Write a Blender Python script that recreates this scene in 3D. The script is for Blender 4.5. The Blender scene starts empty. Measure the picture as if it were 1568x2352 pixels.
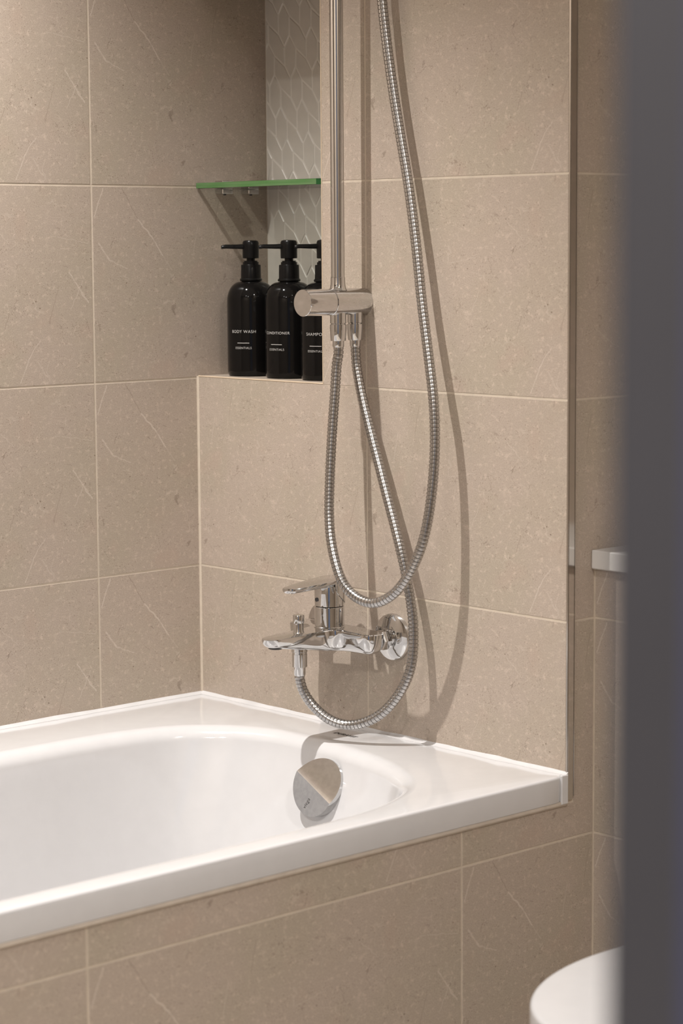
import bpy, bmesh, math, random
from mathutils import Vector, Matrix

random.seed(4)
scene = bpy.context.scene
COL = scene.collection
PI = math.pi

# ------------------------------------------------------------------ camera
cam_data = bpy.data.cameras.new('camera')
cam = bpy.data.objects.new('camera', cam_data)
COL.objects.link(cam)
cam_data.sensor_fit = 'VERTICAL'
cam_data.sensor_height = 36.0
cam_data.sensor_width = 24.0
cam_data.lens = 5196.5 / 2352 * 36.0
CAM = (2.82801, -2.27136, 0.21037)
cam.matrix_world = Matrix(((0.6746, -0.0824, 0.7336, CAM[0]),
                           (0.7382, 0.0841, -0.6694, CAM[1]),
                           (-0.0065, 0.9930, 0.1176, CAM[2]),
                           (0, 0, 0, 1)))
cam_data.clip_start = 0.05
cam_data.dof.use_dof = True
cam_data.dof.focus_distance = 3.37
cam_data.dof.aperture_fstop = 5.2
scene.camera = cam

# ------------------------------------------------------------------ world, exposure
world = bpy.data.worlds.new('world')
scene.world = world
world.use_nodes = True
world.node_tree.nodes['Background'].inputs[0].default_value = (0.55, 0.68, 1.0, 1)
world.node_tree.nodes['Background'].inputs[1].default_value = 0.32
scene.view_settings.view_transform = 'Standard'
scene.view_settings.look = 'None'
scene.view_settings.gamma = 1.0
scene.view_settings.use_curve_mapping = False
scene.view_settings.exposure = -0.15

# ceiling downlights: x, y, watts, spot angle (deg), colour, label
CEIL = 1.300
WARM = (1.0, 0.968, 0.935)
DOWNLIGHTS = [   # x, y, watts, cone, source radius, label
    (0.310, -0.775, 190, 105, 0.014, 'recessed downlight in the ceiling above the tap end of the bath'),
    (1.250, -2.550, 150, 150, 0.050, 'added unseen fill downlight in the ceiling beyond the foot of the bath'),  # unseen, added to raise the ambient light on the tap wall
    (2.150, -0.900, 122, 160, 0.050, 'added unseen fill downlight in the ceiling past the toilet'),  # unseen, set far out to brighten the bath panel
    (1.900, -2.550, 165, 160, 0.050, 'added unseen fill downlight in the ceiling near the doorway'),  # unseen, added as soft fill for the room
]


# ------------------------------------------------------------------ materials
class NT:
    def __init__(self, name):
        self.m = bpy.data.materials.new(name)
        self.m.use_nodes = True
        self.t = self.m.node_tree
        self.b = self.t.nodes['Principled BSDF']

    def n(self, typ, **kw):
        nd = self.t.nodes.new(typ)
        for k, v in kw.items():
            if k.startswith('i_'):
                nd.inputs[k[2:].replace('_', ' ')].default_value = v
            else:
                setattr(nd, k, v)
        return nd

    def l(self, a, b):
        self.t.links.new(a, b)

    def math(self, op, a, b=None, clamp=False):
        nd = self.t.nodes.new('ShaderNodeMath')
        nd.operation = op
        nd.use_clamp = clamp
        for i, v in enumerate((a, b)):
            if v is None:
                continue
            if isinstance(v, (int, float)):
                nd.inputs[i].default_value = v
            else:
                self.l(v, nd.inputs[i])
        return nd.outputs[0]

    def ramp(self, fac, lo, hi, a=0.0, b=1.0):
        nd = self.t.nodes.new('ShaderNodeMapRange')
        nd.interpolation_type = 'SMOOTHSTEP'
        self.l(fac, nd.inputs[0])
        for i, v in enumerate((lo, hi, a, b)):
            nd.inputs[i + 1].default_value = v
        return nd.outputs[0]

    def mix(self, fac, a, b):
        nd = self.t.nodes.new('ShaderNodeMix')
        nd.data_type = 'RGBA'
        if isinstance(fac, (int, float)):
            nd.inputs[0].default_value = fac
        else:
            self.l(fac, nd.inputs[0])
        for i, v in ((6, a), (7, b)):
            if isinstance(v, tuple):
                nd.inputs[i].default_value = v + (1,)
            else:
                self.l(v, nd.inputs[i])
        return nd.outputs[2]


def simple(name, col, rough=0.5, metal=0.0, noise=0.0, nscale=40.0, bump=0.0, bscale=200.0, coat=0.0, spec=0.5):
    m = NT(name)
    p = m.b.inputs
    p['Roughness'].default_value = rough
    p['Metallic'].default_value = metal
    p['Coat Weight'].default_value = coat
    p['Coat Roughness'].default_value = 0.04
    p['Specular IOR Level'].default_value = spec
    tc = m.n('ShaderNodeTexCoord')
    nz = m.n('ShaderNodeTexNoise', i_Scale=nscale, i_Detail=4.0)
    m.l(tc.outputs['Object'], nz.inputs['Vector'])
    k = m.ramp(nz.outputs['Fac'], 0.3, 0.7)
    c = m.mix(k, tuple(v * (1 - noise) for v in col), tuple(min(1, v * (1 + noise)) for v in col))
    m.l(c, p['Base Color'])
    if bump:
        n2 = m.n('ShaderNodeTexNoise', i_Scale=bscale, i_Detail=3.0)
        m.l(tc.outputs['Object'], n2.inputs['Vector'])
        bp = m.n('ShaderNodeBump', i_Strength=bump, i_Distance=0.001)
        m.l(n2.outputs['Fac'], bp.inputs['Height'])
        m.l(bp.outputs['Normal'], p['Normal'])
    return m.m


VEINS = [   # pale calcite strokes of the printed slab: metres from the tile's left and top edge, half width, strength
    ((.087, .051), (.114, .077), .00115, .75), ((.114, .077), (.134, .106), .0010, .75), ((.134, .106), (.152, .128), .0006, .35),
    ((.011, .087), (.031, .112), .0012, .55), ((.031, .112), (.065, .127), .0009, .50), ((.021, .003), (.003, .046), .0010, .65),
    ((.505, .232), (.487, .252), .0007, .50), ((.487, .252), (.467, .294), .0008, .50), ((.560, .131), (.594, .177), .0010, .60),
    ((.585, .143), (.561, .188), .0007, .45), ((.527, .075), (.596, .086), .0007, .32), ((.205, .062), (.196, .104), .0007, .35),
    ((.310, .118), (.362, .110), .0007, .30), ((.420, .060), (.452, .086), .0008, .30), ((.256, .205), (.300, .232), .0007, .30),
    ((.352, .190), (.372, .150), .0006, .28), ((.170, .200), (.182, .242), .0008, .30)]
HAIRS = [((.058, .003), (.086, .049), .0005, .50), ((.250, .020), (.240, .060), .0005, .40), ((.540, .150), (.522, .205), .0005, .45),
         ((.330, .260), (.352, .232), .0005, .35), ((.450, .190), (.440, .215), .0006, .40)]


def stone_tile():
    m = NT('limestone_tile')
    p = m.b.inputs
    uv = m.n('ShaderNodeUVMap')
    oi = m.n('ShaderNodeObjectInfo')
    V = uv.outputs['UV']

    def noise(scale, detail=3.0, rough=0.5, dist=0.0, vec=None):
        nz = m.n('ShaderNodeTexNoise', i_Scale=scale, i_Detail=detail, i_Roughness=rough, i_Distortion=dist)
        m.l(vec or V, nz.inputs['Vector'])
        return nz.outputs['Fac']

    def warped(scale, amount):
        nz = m.n('ShaderNodeTexNoise', i_Scale=scale, i_Detail=3.0)
        m.l(V, nz.inputs['Vector'])
        c = m.n('ShaderNodeVectorMath', operation='SUBTRACT')
        m.l(nz.outputs['Color'], c.inputs[0])
        c.inputs[1].default_value = (0.5, 0.5, 0.5)
        s = m.n('ShaderNodeVectorMath', operation='MULTIPLY')
        m.l(c.outputs[0], s.inputs[0])
        s.inputs[1].default_value = (amount, amount, 0)
        a = m.n('ShaderNodeVectorMath', operation='ADD')
        m.l(V, a.inputs[0])
        m.l(s.outputs[0], a.inputs[1])
        return a.outputs[0]

    def edge(vec, scale, width):
        vo = m.n('ShaderNodeTexVoronoi', feature='DISTANCE_TO_EDGE', i_Scale=scale)
        m.l(vec, vo.inputs['Vector'])
        return m.ramp(vo.outputs['Distance'], width * 0.3, width, 1.0, 0.0)

    def cells(scale, radius, rnd=1.0):
        vo = m.n('ShaderNodeTexVoronoi', feature='F1', i_Scale=scale, i_Randomness=rnd)
        m.l(V, vo.inputs['Vector'])
        return m.ramp(vo.outputs['Distance'], radius * 0.5, radius, 1.0, 0.0)

    def strokes(table, vec):
        tot = None
        for a, b, hw, st in table:
            A, B = Vector((a[0], a[1], 0)), Vector((b[0], b[1], 0))
            L = (B - A).length
            dr = (B - A) / L
            q = m.n('ShaderNodeVectorMath', operation='SUBTRACT')
            m.l(vec, q.inputs[0])
            q.inputs[1].default_value = A
            dt = m.n('ShaderNodeVectorMath', operation='DOT_PRODUCT')
            m.l(q.outputs[0], dt.inputs[0])
            dt.inputs[1].default_value = dr
            cl = m.n('ShaderNodeClamp', i_Min=0.0, i_Max=L)
            m.l(dt.outputs['Value'], cl.inputs[0])
            sc = m.n('ShaderNodeVectorMath', operation='SCALE')
            sc.inputs[0].default_value = dr
            m.l(cl.outputs[0], sc.inputs['Scale'])
            ds = m.n('ShaderNodeVectorMath', operation='DISTANCE')
            m.l(q.outputs[0], ds.inputs[0])
            m.l(sc.outputs[0], ds.inputs[1])
            k = m.ramp(ds.outputs['Value'], hw * 0.35, hw * 1.5, st * 0.78, 0.0)
            tot = k if tot is None else m.math('MAXIMUM', tot, k)
        return tot

    base = m.mix(m.ramp(noise(5.5, 3.0), 0.38, 0.62), STONE_A, STONE_B)
    base = m.mix(m.math('MULTIPLY', m.ramp(noise(11.0, 2.0), 0.54, 0.72), 0.65), base, STONE_C)
    # each slab a touch lighter or darker
    base = m.mix(m.math('MULTIPLY', oi.outputs['Random'], 0.10), base, tuple(v * 0.80 for v in STONE_A))
    base = m.mix(m.ramp(noise(620.0, 3.0, 0.75), 0.34, 0.66, 0.0, 0.50), base, tuple(v * 0.56 for v in STONE_A))
    base = m.mix(m.math('MULTIPLY', m.ramp(noise(120.0, 5.0, 0.75), 0.52, 0.70), 0.48), base, tuple(v * 1.42 for v in STONE_A))
    base = m.mix(m.math('MULTIPLY', m.ramp(noise(34.0, 4.0, 0.7), 0.58, 0.72), 0.22), base, tuple(v * 1.35 for v in STONE_A))
    grit = m.math('MULTIPLY', cells(260.0, 0.26), m.ramp(noise(30.0), 0.42, 0.60))
    base = m.mix(m.math('MULTIPLY', grit, 0.50), base, (0.15, 0.11, 0.075))
    pits = m.math('MULTIPLY', cells(42.0, 0.060), m.ramp(noise(17.0), 0.44, 0.51))
    base = m.mix(m.math('MULTIPLY', pits, 0.80), base, (0.13, 0.092, 0.06))
    hair = m.math('MULTIPLY', edge(warped(60.0, 0.03), 34.0, 0.022), m.ramp(noise(36.0, 1.0), 0.62, 0.68))
    base = m.mix(m.math('MULTIPLY', hair, 0.42), base, (0.15, 0.11, 0.08))
    vein2 = m.math('MULTIPLY', edge(warped(40.0, 0.04), 17.0, 0.016), m.ramp(noise(23.0, 1.0), 0.58, 0.66))
    base = m.mix(m.math('MULTIPLY', vein2, 0.20), base, (0.66, 0.58, 0.50))
    wob = warped(90.0, 0.006)
    fade = m.ramp(noise(140.0, 2.0), 0.30, 0.52)
    base = m.mix(m.math('MULTIPLY', strokes(VEINS, wob), m.math('ADD', m.math('MULTIPLY', fade, 0.55), 0.45)), base, (0.66, 0.58, 0.50))
    base = m.mix(strokes(HAIRS, wob), base, (0.15, 0.11, 0.075))
    m.l(base, p['Base Color'])
    p['Roughness'].default_value = 0.40
    p['Specular IOR Level'].default_value = 0.35
    bp = m.n('ShaderNodeBump', i_Strength=0.12, i_Distance=0.0006)
    m.l(noise(220.0, 3.0), bp.inputs['Height'])
    m.l(bp.outputs['Normal'], p['Normal'])
    return m.m


STONE_A = (0.480, 0.398, 0.330)
STONE_B = (0.452, 0.386, 0.305)
STONE_C = (0.490, 0.382, 0.312)
M_TILE = stone_tile()
M_GROUT = simple('grout', (0.56, 0.48, 0.385), 0.85, noise=0.06, bump=0.2, bscale=500)
M_EDGE = simple('tile_edge', (0.60, 0.48, 0.35), 0.6, noise=0.05)
M_PLAIN = simple('far_tile', (0.30, 0.25, 0.20), 0.45, noise=0.10, nscale=6)
M_CEIL = simple('ceiling_paint', (0.80, 0.79, 0.77), 0.8, noise=0.02)
M_FLOOR = simple('floor_tile', (0.52, 0.47, 0.41), 0.45, noise=0.10, nscale=9)
M_ACRYL = simple('white_acrylic', (0.615, 0.608, 0.612), 0.12, noise=0.01, coat=0.3)
M_CERAM = simple('white_plastic', (0.52, 0.515, 0.52), 0.22, noise=0.01)
M_SEAL = simple('white_sealant', (0.60, 0.590, 0.590), 0.5, noise=0.03)
M_CAULK = simple('old_caulk', (0.60, 0.53, 0.455), 0.45, noise=0.06)
M_CHROME = simple('chrome', (0.66, 0.655, 0.65), 0.045, 1.0, noise=0.015, nscale=90)
M_CHROME_D = simple('worn_chrome', (0.60, 0.597, 0.595), 0.05, 1.0, noise=0.06, nscale=130)
M_STEEL = simple('hose_steel', (0.50, 0.49, 0.48), 0.24, 1.0, noise=0.05, nscale=150)
M_PROFILE = simple('profile_metal', (0.50, 0.47, 0.44), 0.10, 1.0, noise=0.02)
M_DARKH = simple('dark_rubber', (0.03, 0.028, 0.026), 0.5, noise=0.1)
M_DOT = simple('grey_dot', (0.05, 0.05, 0.055), 0.4, noise=0.1)
M_BLACK = simple('black_gloss', (0.0055, 0.005, 0.0048), 0.08, noise=0.1, spec=0.22)
M_BLACKM = simple('black_satin', (0.0065, 0.0062, 0.006), 0.25, noise=0.1, spec=0.2)
M_LABELP = simple('label_print', (0.62, 0.60, 0.57), 0.6, noise=0.02)
M_INK = simple('grey_ink', (0.055, 0.05, 0.045), 0.6, noise=0.05)
M_MOSAIC = simple('mosaic_glaze', (0.56, 0.515, 0.455), 0.30, noise=0.04, nscale=25)
M_MGROUT = simple('mosaic_grout', (0.66, 0.615, 0.55), 0.8, noise=0.04)
M_DOOR = simple('charcoal_paint', (0.056, 0.055, 0.063), 0.45, noise=0.08, nscale=4, bump=0.05, bscale=300)
M_LEDGE = simple('white_solid_surface', (0.66, 0.64, 0.615), 0.35, noise=0.01)
M_STRIP = simple('blue_grey', (0.055, 0.060, 0.120), 0.5, noise=0.05)


def glass_mat():
    """clear pane: light passes straight through, slightly green, with a mirror-like surface reflection"""
    m = NT('clear_glass')
    tr = m.n('ShaderNodeBsdfTransparent')
    tr.inputs[0].default_value = (0.94, 0.965, 0.945, 1)
    gl = m.n('ShaderNodeBsdfGlossy', i_Roughness=0.02)
    fr = m.n('ShaderNodeFresnel', i_IOR=1.45)
    mx = m.n('ShaderNodeMixShader')
    m.l(fr.outputs[0], mx.inputs[0])
    m.l(tr.outputs[0], mx.inputs[1])
    m.l(gl.outputs[0], mx.inputs[2])
    m.l(mx.outputs[0], m.t.nodes['Material Output'].inputs['Surface'])
    return m.m


def glass_edge_mat(name, a, b):
    m = NT(name)
    p = m.b.inputs
    tc = m.n('ShaderNodeTexCoord')
    mp = m.n('ShaderNodeMapping')
    mp.inputs['Scale'].default_value = (6, 6, 160)
    m.l(tc.outputs['Object'], mp.inputs['Vector'])
    nz = m.n('ShaderNodeTexNoise', i_Scale=2.0, i_Detail=2.0)
    m.l(mp.outputs[0], nz.inputs['Vector'])
    m.l(m.mix(m.ramp(nz.outputs['Fac'], 0.35, 0.65), a, b), p['Base Color'])
    p['Roughness'].default_value = 0.25
    p['Transmission Weight'].default_value = 0.25
    return m.m


M_GLASS = glass_mat()
M_GEDGE = glass_edge_mat('green_glass_edge', (0.10, 0.24, 0.075), (0.15, 0.27, 0.115))
M_GEDGE2 = glass_edge_mat('dark_green_glass_corner', (0.025, 0.12, 0.03), (0.03, 0.14, 0.035))  # same glass edge, the facet's dimmer reflection put into the colour


def lens_mat():
    m = NT('lamp_lens')
    p = m.b.inputs
    p['Base Color'].default_value = (0.8, 0.8, 0.8, 1)
    p['Emission Color'].default_value = (1.0, 0.9, 0.78, 1)
    p['Emission Strength'].default_value = 6.0
    return m.m


M_LENS = lens_mat()


# ------------------------------------------------------------------ object helpers
def empty(name, loc=(0, 0, 0), rotz=0.0):
    o = bpy.data.objects.new(name, None)
    o.location = loc
    o.rotation_euler = (0, 0, rotz)
    o.empty_display_size = 0.05
    COL.objects.link(o)
    return o


def thing(name, label, cat, loc=(0, 0, 0), rotz=0.0, group=None):
    o = empty(name, loc, rotz)
    o['label'] = label
    o['category'] = cat
    if group:
        o['group'] = group
    return o


def smooth(me, angle=35):
    for p in me.polygons:
        p.use_smooth = True
    try:
        me.set_sharp_from_angle(angle=math.radians(angle))
    except Exception:
        pass


def mesh_obj(name, verts, faces, mat, parent=None, loc=(0, 0, 0), sm=None, fix=True):
    me = bpy.data.meshes.new(name)
    me.from_pydata([tuple(v) for v in verts], [], faces)
    if fix:
        bm = bmesh.new()
        bm.from_mesh(me)
        bmesh.ops.remove_doubles(bm, verts=bm.verts, dist=1e-6)
        bmesh.ops.recalc_face_normals(bm, faces=bm.faces)
        bm.to_mesh(me)
        bm.free()
    me.materials.append(mat)
    if sm:
        smooth(me, sm)
    o = bpy.data.objects.new(name, me)
    o.location = loc
    COL.objects.link(o)
    if parent:
        o.parent = parent
    return o


def structure(name, label=None):
    o = empty(name)
    o['kind'] = 'structure'
    if label:
        o['label'] = label
    return o


class Geo:
    """verts and faces gathered from several simple shapes"""
    def __init__(self):
        self.v = []
        self.f = []

    def add(self, vs, fs):
        k = len(self.v)
        self.v += [Vector(x) for x in vs]
        self.f += [tuple(i + k for i in f) for f in fs]
        return self

    def rings(self, rings, cap0=True, cap1=True, closed=True):
        n = len(rings[0])
        vs = [p for r in rings for p in r]
        fs = []
        for a in range(len(rings) - 1):
            for i in range(n if closed else n - 1):
                j = (i + 1) % n
                fs.append((a * n + i, a * n + j, (a + 1) * n + j, (a + 1) * n + i))
        if cap0:
            fs.append(tuple(reversed(range(n))))
        if cap1:
            fs.append(tuple(range((len(rings) - 1) * n, len(rings) * n)))
        return self.add(vs, fs)

    def lathe(self, profile, origin=(0, 0, 0), axis='Z', seg=40, cap0=True, cap1=True):
        rings = []
        o = Vector(origin)
        for r, h in profile:
            ring = []
            for i in range(seg):
                a = 2 * PI * i / seg
                c, s = r * math.cos(a), r * math.sin(a)
                if axis == 'Z':
                    ring.append(o + Vector((c, s, h)))
                elif axis == 'Y':
                    ring.append(o + Vector((c, h, s)))
                else:
                    ring.append(o + Vector((h, c, s)))
            rings.append(ring)
        return self.rings(rings, cap0, cap1)

    def box(self, a, b, bev=0.0):
        (x0, y0, z0), (x1, y1, z1) = a, b
        if bev <= 0:
            vs = [(x, y, z) for z in (z0, z1) for x, y in ((x0, y0), (x1, y0), (x1, y1), (x0, y1))]
            return self.add(vs, [(3, 2, 1, 0), (4, 5, 6, 7), (0, 1, 5, 4), (1, 2, 6, 5), (2, 3, 7, 6), (3, 0, 4, 7)])

        def rect(d, z):
            return [(x0 + d, y0 + bev, z), (x0 + bev, y0 + d, z), (x1 - bev, y0 + d, z), (x1 - d, y0 + bev, z),
                    (x1 - d, y1 - bev, z), (x1 - bev, y1 - d, z), (x0 + bev, y1 - d, z), (x0 + d, y1 - bev, z)]
        return self.rings([rect(bev, z0), rect(0, z0 + bev), rect(0, z1 - bev), rect(bev, z1)])

    def obj(self, name, mat, parent=None, sm=None, loc=(0, 0, 0)):
        return mesh_obj(name, self.v, self.f, mat, parent, loc, sm)


def inset(poly, d):
    n = len(poly)
    area = sum(poly[i][0] * poly[(i + 1) % n][1] - poly[(i + 1) % n][0] * poly[i][1] for i in range(n))
    s = 1 if area > 0 else -1
    out = []
    for i in range(n):
        p0, p1, p2 = Vector(poly[i - 1]), Vector(poly[i]), Vector(poly[(i + 1) % n])
        e1, e2 = (p1 - p0).normalized(), (p2 - p1).normalized()
        n1, n2 = Vector((-e1.y, e1.x)) * s, Vector((-e2.y, e2.x)) * s
        b = n1 + n2
        if b.length < 1e-6:
            b = n1
        b.normalize()
        k = max(0.35, b.dot(n1))
        out.append(tuple(p1 + b * (d / k)))
    return out


def clip_poly(poly, box):
    u0, v0, u1, v1 = box

    def cut(pts, inside, inter):
        res = []
        for i in range(len(pts)):
            a, b = pts[i - 1], pts[i]
            if inside(b):
                if not inside(a):
                    res.append(inter(a, b))
                res.append(b)
            elif inside(a):
                res.append(inter(a, b))
        return res

    def ix(c):
        return lambda a, b: (c, a[1] + (b[1] - a[1]) * (c - a[0]) / (b[0] - a[0]))

    def iy(c):
        return lambda a, b: (a[0] + (b[0] - a[0]) * (c - a[1]) / (b[1] - a[1]), c)
    for ins, it in ((lambda p: p[0] >= u0, ix(u0)), (lambda p: p[0] <= u1, ix(u1)),
                    (lambda p: p[1] >= v0, iy(v0)), (lambda p: p[1] <= v1, iy(v1))):
        poly = cut(poly, ins, it)
        if len(poly) < 3:
            return []
    return poly


def tile(parent, origin, U, V, N, poly, mat=None, name='tile', th=0.008, bev=0.0006, proud=0.0, u0=0.0, top=None):
    """one tile: polygon in (u, v) on the plane through origin; front face lies on the plane"""
    origin, U, V, N = Vector(origin), Vector(U), Vector(V), Vector(N)
    cu = sum(p[0] for p in poly) / len(poly)
    cv = sum(p[1] for p in poly) / len(poly)
    c = origin + U * cu + V * cv

    def ring(pl, d):
        return [U * (p[0] - cu) + V * (p[1] - cv) + N * d for p in pl]
    ins = inset(poly, bev)
    g = Geo().rings([ring(poly, -th), ring(poly, -bev + proud), ring(ins, proud)])
    o = mesh_obj(name, g.v, g.f, mat or M_TILE, parent, c)
    if mat is None:                          # printed slab: metres from the left and the top edge
        left = min(p[0] for p in poly)
        top = max(p[1] for p in poly) if top is None else top
        lay = o.data.uv_layers.new(name='UVMap')
        for lp in o.data.loops:
            q = o.data.vertices[lp.vertex_index].co
            lay.data[lp.index].uv = (q.dot(U) + cu - left + u0, top - q.dot(V) - cv)
    return o


def rect(u0, v0, u1, v1, g=0.0013):
    return [(u0 + g, v0 + g), (u1 - g, v0 + g), (u1 - g, v1 - g), (u0 + g, v1 - g)]


def catmull(pts, step):
    P = [Vector(p) for p in pts]
    P = [P[0] * 2 - P[1]] + P + [P[-1] * 2 - P[-2]]
    dense = []
    for i in range(1, len(P) - 2):
        p0, p1, p2, p3 = P[i - 1:i + 3]
        for k in range(40):
            t = k / 40
            dense.append(0.5 * ((2 * p1) + (p2 - p0) * t + (2 * p0 - 5 * p1 + 4 * p2 - p3) * t * t
                                + (3 * p1 - p0 - 3 * p2 + p3) * t ** 3))
    dense.append(P[-2])
    for _ in range(30):                      # relax the polyline a little
        dense = [dense[0]] + [(dense[i - 1] + dense[i] * 2 + dense[i + 1]) / 4 for i in range(1, len(dense) - 1)] + [dense[-1]]
    out, acc = [dense[0]], 0.0
    for a, b in zip(dense, dense[1:]):
        d = (b - a).length
        while acc + d >= step:
            t = (step - acc) / d
            a = a.lerp(b, t)
            out.append(a.copy())
            d = (b - a).length
            acc = 0.0
        acc += d
    return out


def frames(path):
    T = [(path[min(i + 1, len(path) - 1)] - path[max(i - 1, 0)]).normalized() for i in range(len(path))]
    n = T[0].orthogonal().normalized()
    fr = []
    for t in T:
        n = (n - t * n.dot(t)).normalized()
        fr.append((t, n, t.cross(n)))
    return fr


def text_mesh(body, size, spacing=1.0, weight=-0.012):
    cu = bpy.data.curves.new('print', 'FONT')
    cu.body = body
    cu.size = size
    cu.offset = weight * size
    cu.align_x = 'CENTER'
    cu.space_character = spacing
    o = bpy.data.objects.new('print', cu)
    COL.objects.link(o)
    dg = bpy.context.evaluated_depsgraph_get()
    me = bpy.data.meshes.new_from_object(o.evaluated_get(dg))
    bpy.data.objects.remove(o)
    vs = [v.co.copy() for v in me.vertices]
    fs = [tuple(p.vertices) for p in me.polygons]
    bpy.data.meshes.remove(me)
    return vs, fs


# ------------------------------------------------------------------ dimensions
D = 0.302               # tile row pitch
W = 0.7913              # bath width = plane of the bath panel
E = 0.0566              # depth of the boxed-in cistern wall
ND = 0.150              # niche depth
NX = 0.299              # niche right side
NT_ = 0.604             # niche top
FLOOR = -1.06
RX, RY0 = 2.38, -3.0    # room right wall, room front wall
FOOT = -1.72
RIM = -0.513
X, Y, Z = Vector((1, 0, 0)), Vector((0, 1, 0)), Vector((0, 0, 1))
rows = [-1.06, -0.906, -0.604, -0.302, 0.0, 0.302, 0.604, 0.906, 1.208, CEIL]
GR = 0.0005             # how far the grout lies behind the tile faces

# ------------------------------------------------------------------ wall_left (x = 0)
wl = structure('wall_left')
Geo().box((-0.12, RY0, FLOOR), (-GR, 0.30, CEIL)).obj('backing', M_GROUT, wl)
ycols = [RY0, -2.623, -2.018, -1.413, -0.808, -0.203, 0.0]
for z0, z1 in zip(rows, rows[1:]):
    for y0, y1 in zip(ycols, ycols[1:]):
        if y1 == 0.0:
            if 0.0 <= z0 < NT_:
                y1 = ND
            else:
                y1 = 0.0015
        tile(wl, (0, 0, 0), Y, Z, X, rect(y0, z0, y1, z1))

# ------------------------------------------------------------------ wall_back (y = 0, the tap wall) with the niche
wb = structure('wall_back')
g = Geo()
g.box((0, GR, FLOOR), (W - GR, 0.30, -0.0065))                 # below the niche, in front of the ledge
g.box((NX + 0.0016, GR, -0.0065), (W - GR, 0.006, NT_ + 0.008))
g.box((NX + 0.008, 0.006, -0.0065), (W - GR, 0.30, NT_ + 0.008))
g.box((0, GR, NT_ + 0.008), (W - GR, 0.30, CEIL))
g.box((0, ND + 0.003, -0.0065), (NX + 0.008, 0.30, NT_ + 0.008))
g.obj('backing', M_GROUT, wb)
for z0, z1 in zip(rows, rows[1:]):
    for x0, x1 in ((0.0, 0.395), (0.395, W - 0.0008)):
        if z1 <= -0.6:
            continue
        if 0.0 <= z0 < NT_ and x0 == 0.0:
            x0 = NX + 0.0012
            poly = [(x0, z0 + .0013), (x1 - .0013, z0 + .0013), (x1 - .0013, z1 - .0013), (x0, z1 - .0013)]
        else:
            poly = rect(x0, z0, x1, z1)
            if z1 == 0.0 and x0 == 0.0:
                poly = [(p[0], 0.0012 if p[1] > z0 + 0.1 else p[1]) for p in poly]
            if x1 > 0.7:
                poly = [(p[0] if p[0] < 0.7 else W - 0.0008, p[1]) for p in poly]
        tile(wb, (0, 0, 0), X, Z, -Y, poly, u0=0.14 if x0 > 0.39 else (0.165 + x0))
# niche lining: ledge, right cheek and head, one stone tile each, with a pale mitred edge
tile(wb, (0, 0, 0.003), X, Y, Z, rect(0.0, 0.001, NX, ND, 0.0008))
tile(wb, (NX, 0, 0), Y, Z, -X, rect(0.001, 0.004, ND, 0.302, 0.0008))
tile(wb, (NX, 0, 0), Y, Z, -X, rect(0.001, 0.302, ND, NT_, 0.0008))
tile(wb, (0, 0, NT_), X, Y, -Z, rect(0.0, 0.001, NX, ND, 0.0008))
g = Geo()
g.box((0.001, -0.0004, 0.0012), (NX + 0.0012, 0.003, 0.0034), 0.0006)
g.obj('ledge_edge', M_EDGE, wb)
g = Geo()
g.box((NX - 0.0004, -0.0004, 0.0034), (NX + 0.0014, 0.003, NT_), 0.0004)
g.obj('cheek_edge', M_EDGE, wb)

# grout line in the corner of the two walls, below the niche
g = Geo()
g.rings([[Vector((0, 0, z)), Vector((0.0026, 0, z)), Vector((0.0009, -0.0009, z)), Vector((0, -0.0026, z))] for z in (RIM - 0.02, -0.25, 0.0026)])
g.obj('corner_grout', M_GROUT, wb)

# mosaic of elongated glazed pieces on the niche back
Geo().box((-0.004, ND + 0.0004, 0.003), (NX, ND + 0.004, NT_)).obj('mosaic_grout', M_MGROUT, wb)
a = Vector((0.01442, -0.0509))
per = Vector((0.0514, 0.0095))
T1 = [(0, 0), (0, -.030), (.0144, -.0509), (.0267, -.033), (.0267, -.003), (.0123, .0179)]
T2 = [(.0123, .0479), (.0123, .0179), (.0267, -.003), (.0514, -.0205), (.0514, .0095), (.037, .0304)]
for i in range(-2, 9):
    for k in range(-14, 16):
        o = Vector((0.0609, 0.4732)) + per * i + a * k
        for T in (T1, T2):
            pl = inset([(o.x + p[0], o.y + p[1]) for p in T], 0.0010)
            pl = clip_poly(pl, (0.001, 0.004, NX - 0.001, NT_ - 0.001))
            if len(pl) < 3:
                continue
            ar = abs(sum(pl[q - 1][0] * pl[q][1] - pl[q][0] * pl[q - 1][1] for q in range(len(pl)))) / 2
            if ar < 2.5e-5:
                continue
            tile(wb, (0, ND, 0), X, Z, -Y, pl, M_MOSAIC, 'mosaic_tile', 0.005, 0.0011,
                 proud=0.0002 + random.uniform(0, 0.0007))

# ------------------------------------------------------------------ wall_right: end face of the tap wall, boxed cistern wall, far wall
wr = structure('wall_right')
PX0, PX1 = -0.0008, 0.0140        # the metal profile on the end face
g = Geo()
g.box((W - GR, 0.25 + GR, -0.2335), (RX, 0.40, CEIL))
g.box((W - GR, E + GR, FLOOR), (RX, 0.40, -0.2335))
g.obj('backing', M_GROUT, wr)
for z0, z1 in zip(rows, rows[1:]):
    if z1 <= -0.6:
        continue
    if z0 > -0.31 and z1 < 0.01:
        poly = [(PX1 + .001, z0 + .0013), (E - .0013, z0 + .0013), (E - .0013, -.2345), (.2487, -.2345), (.2487, z1 - .0013), (PX1 + .001, z1 - .0013)]
    elif z1 < -0.29:
        continue
    else:
        poly = [(PX1 + .001, z0 + .0013), (.2487, z0 + .0013), (.2487, z1 - .0013), (PX1 + .001, z1 - .0013)]
    tile(wr, (W, 0, 0), Y, Z, X, poly, u0=0.217)
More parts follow.
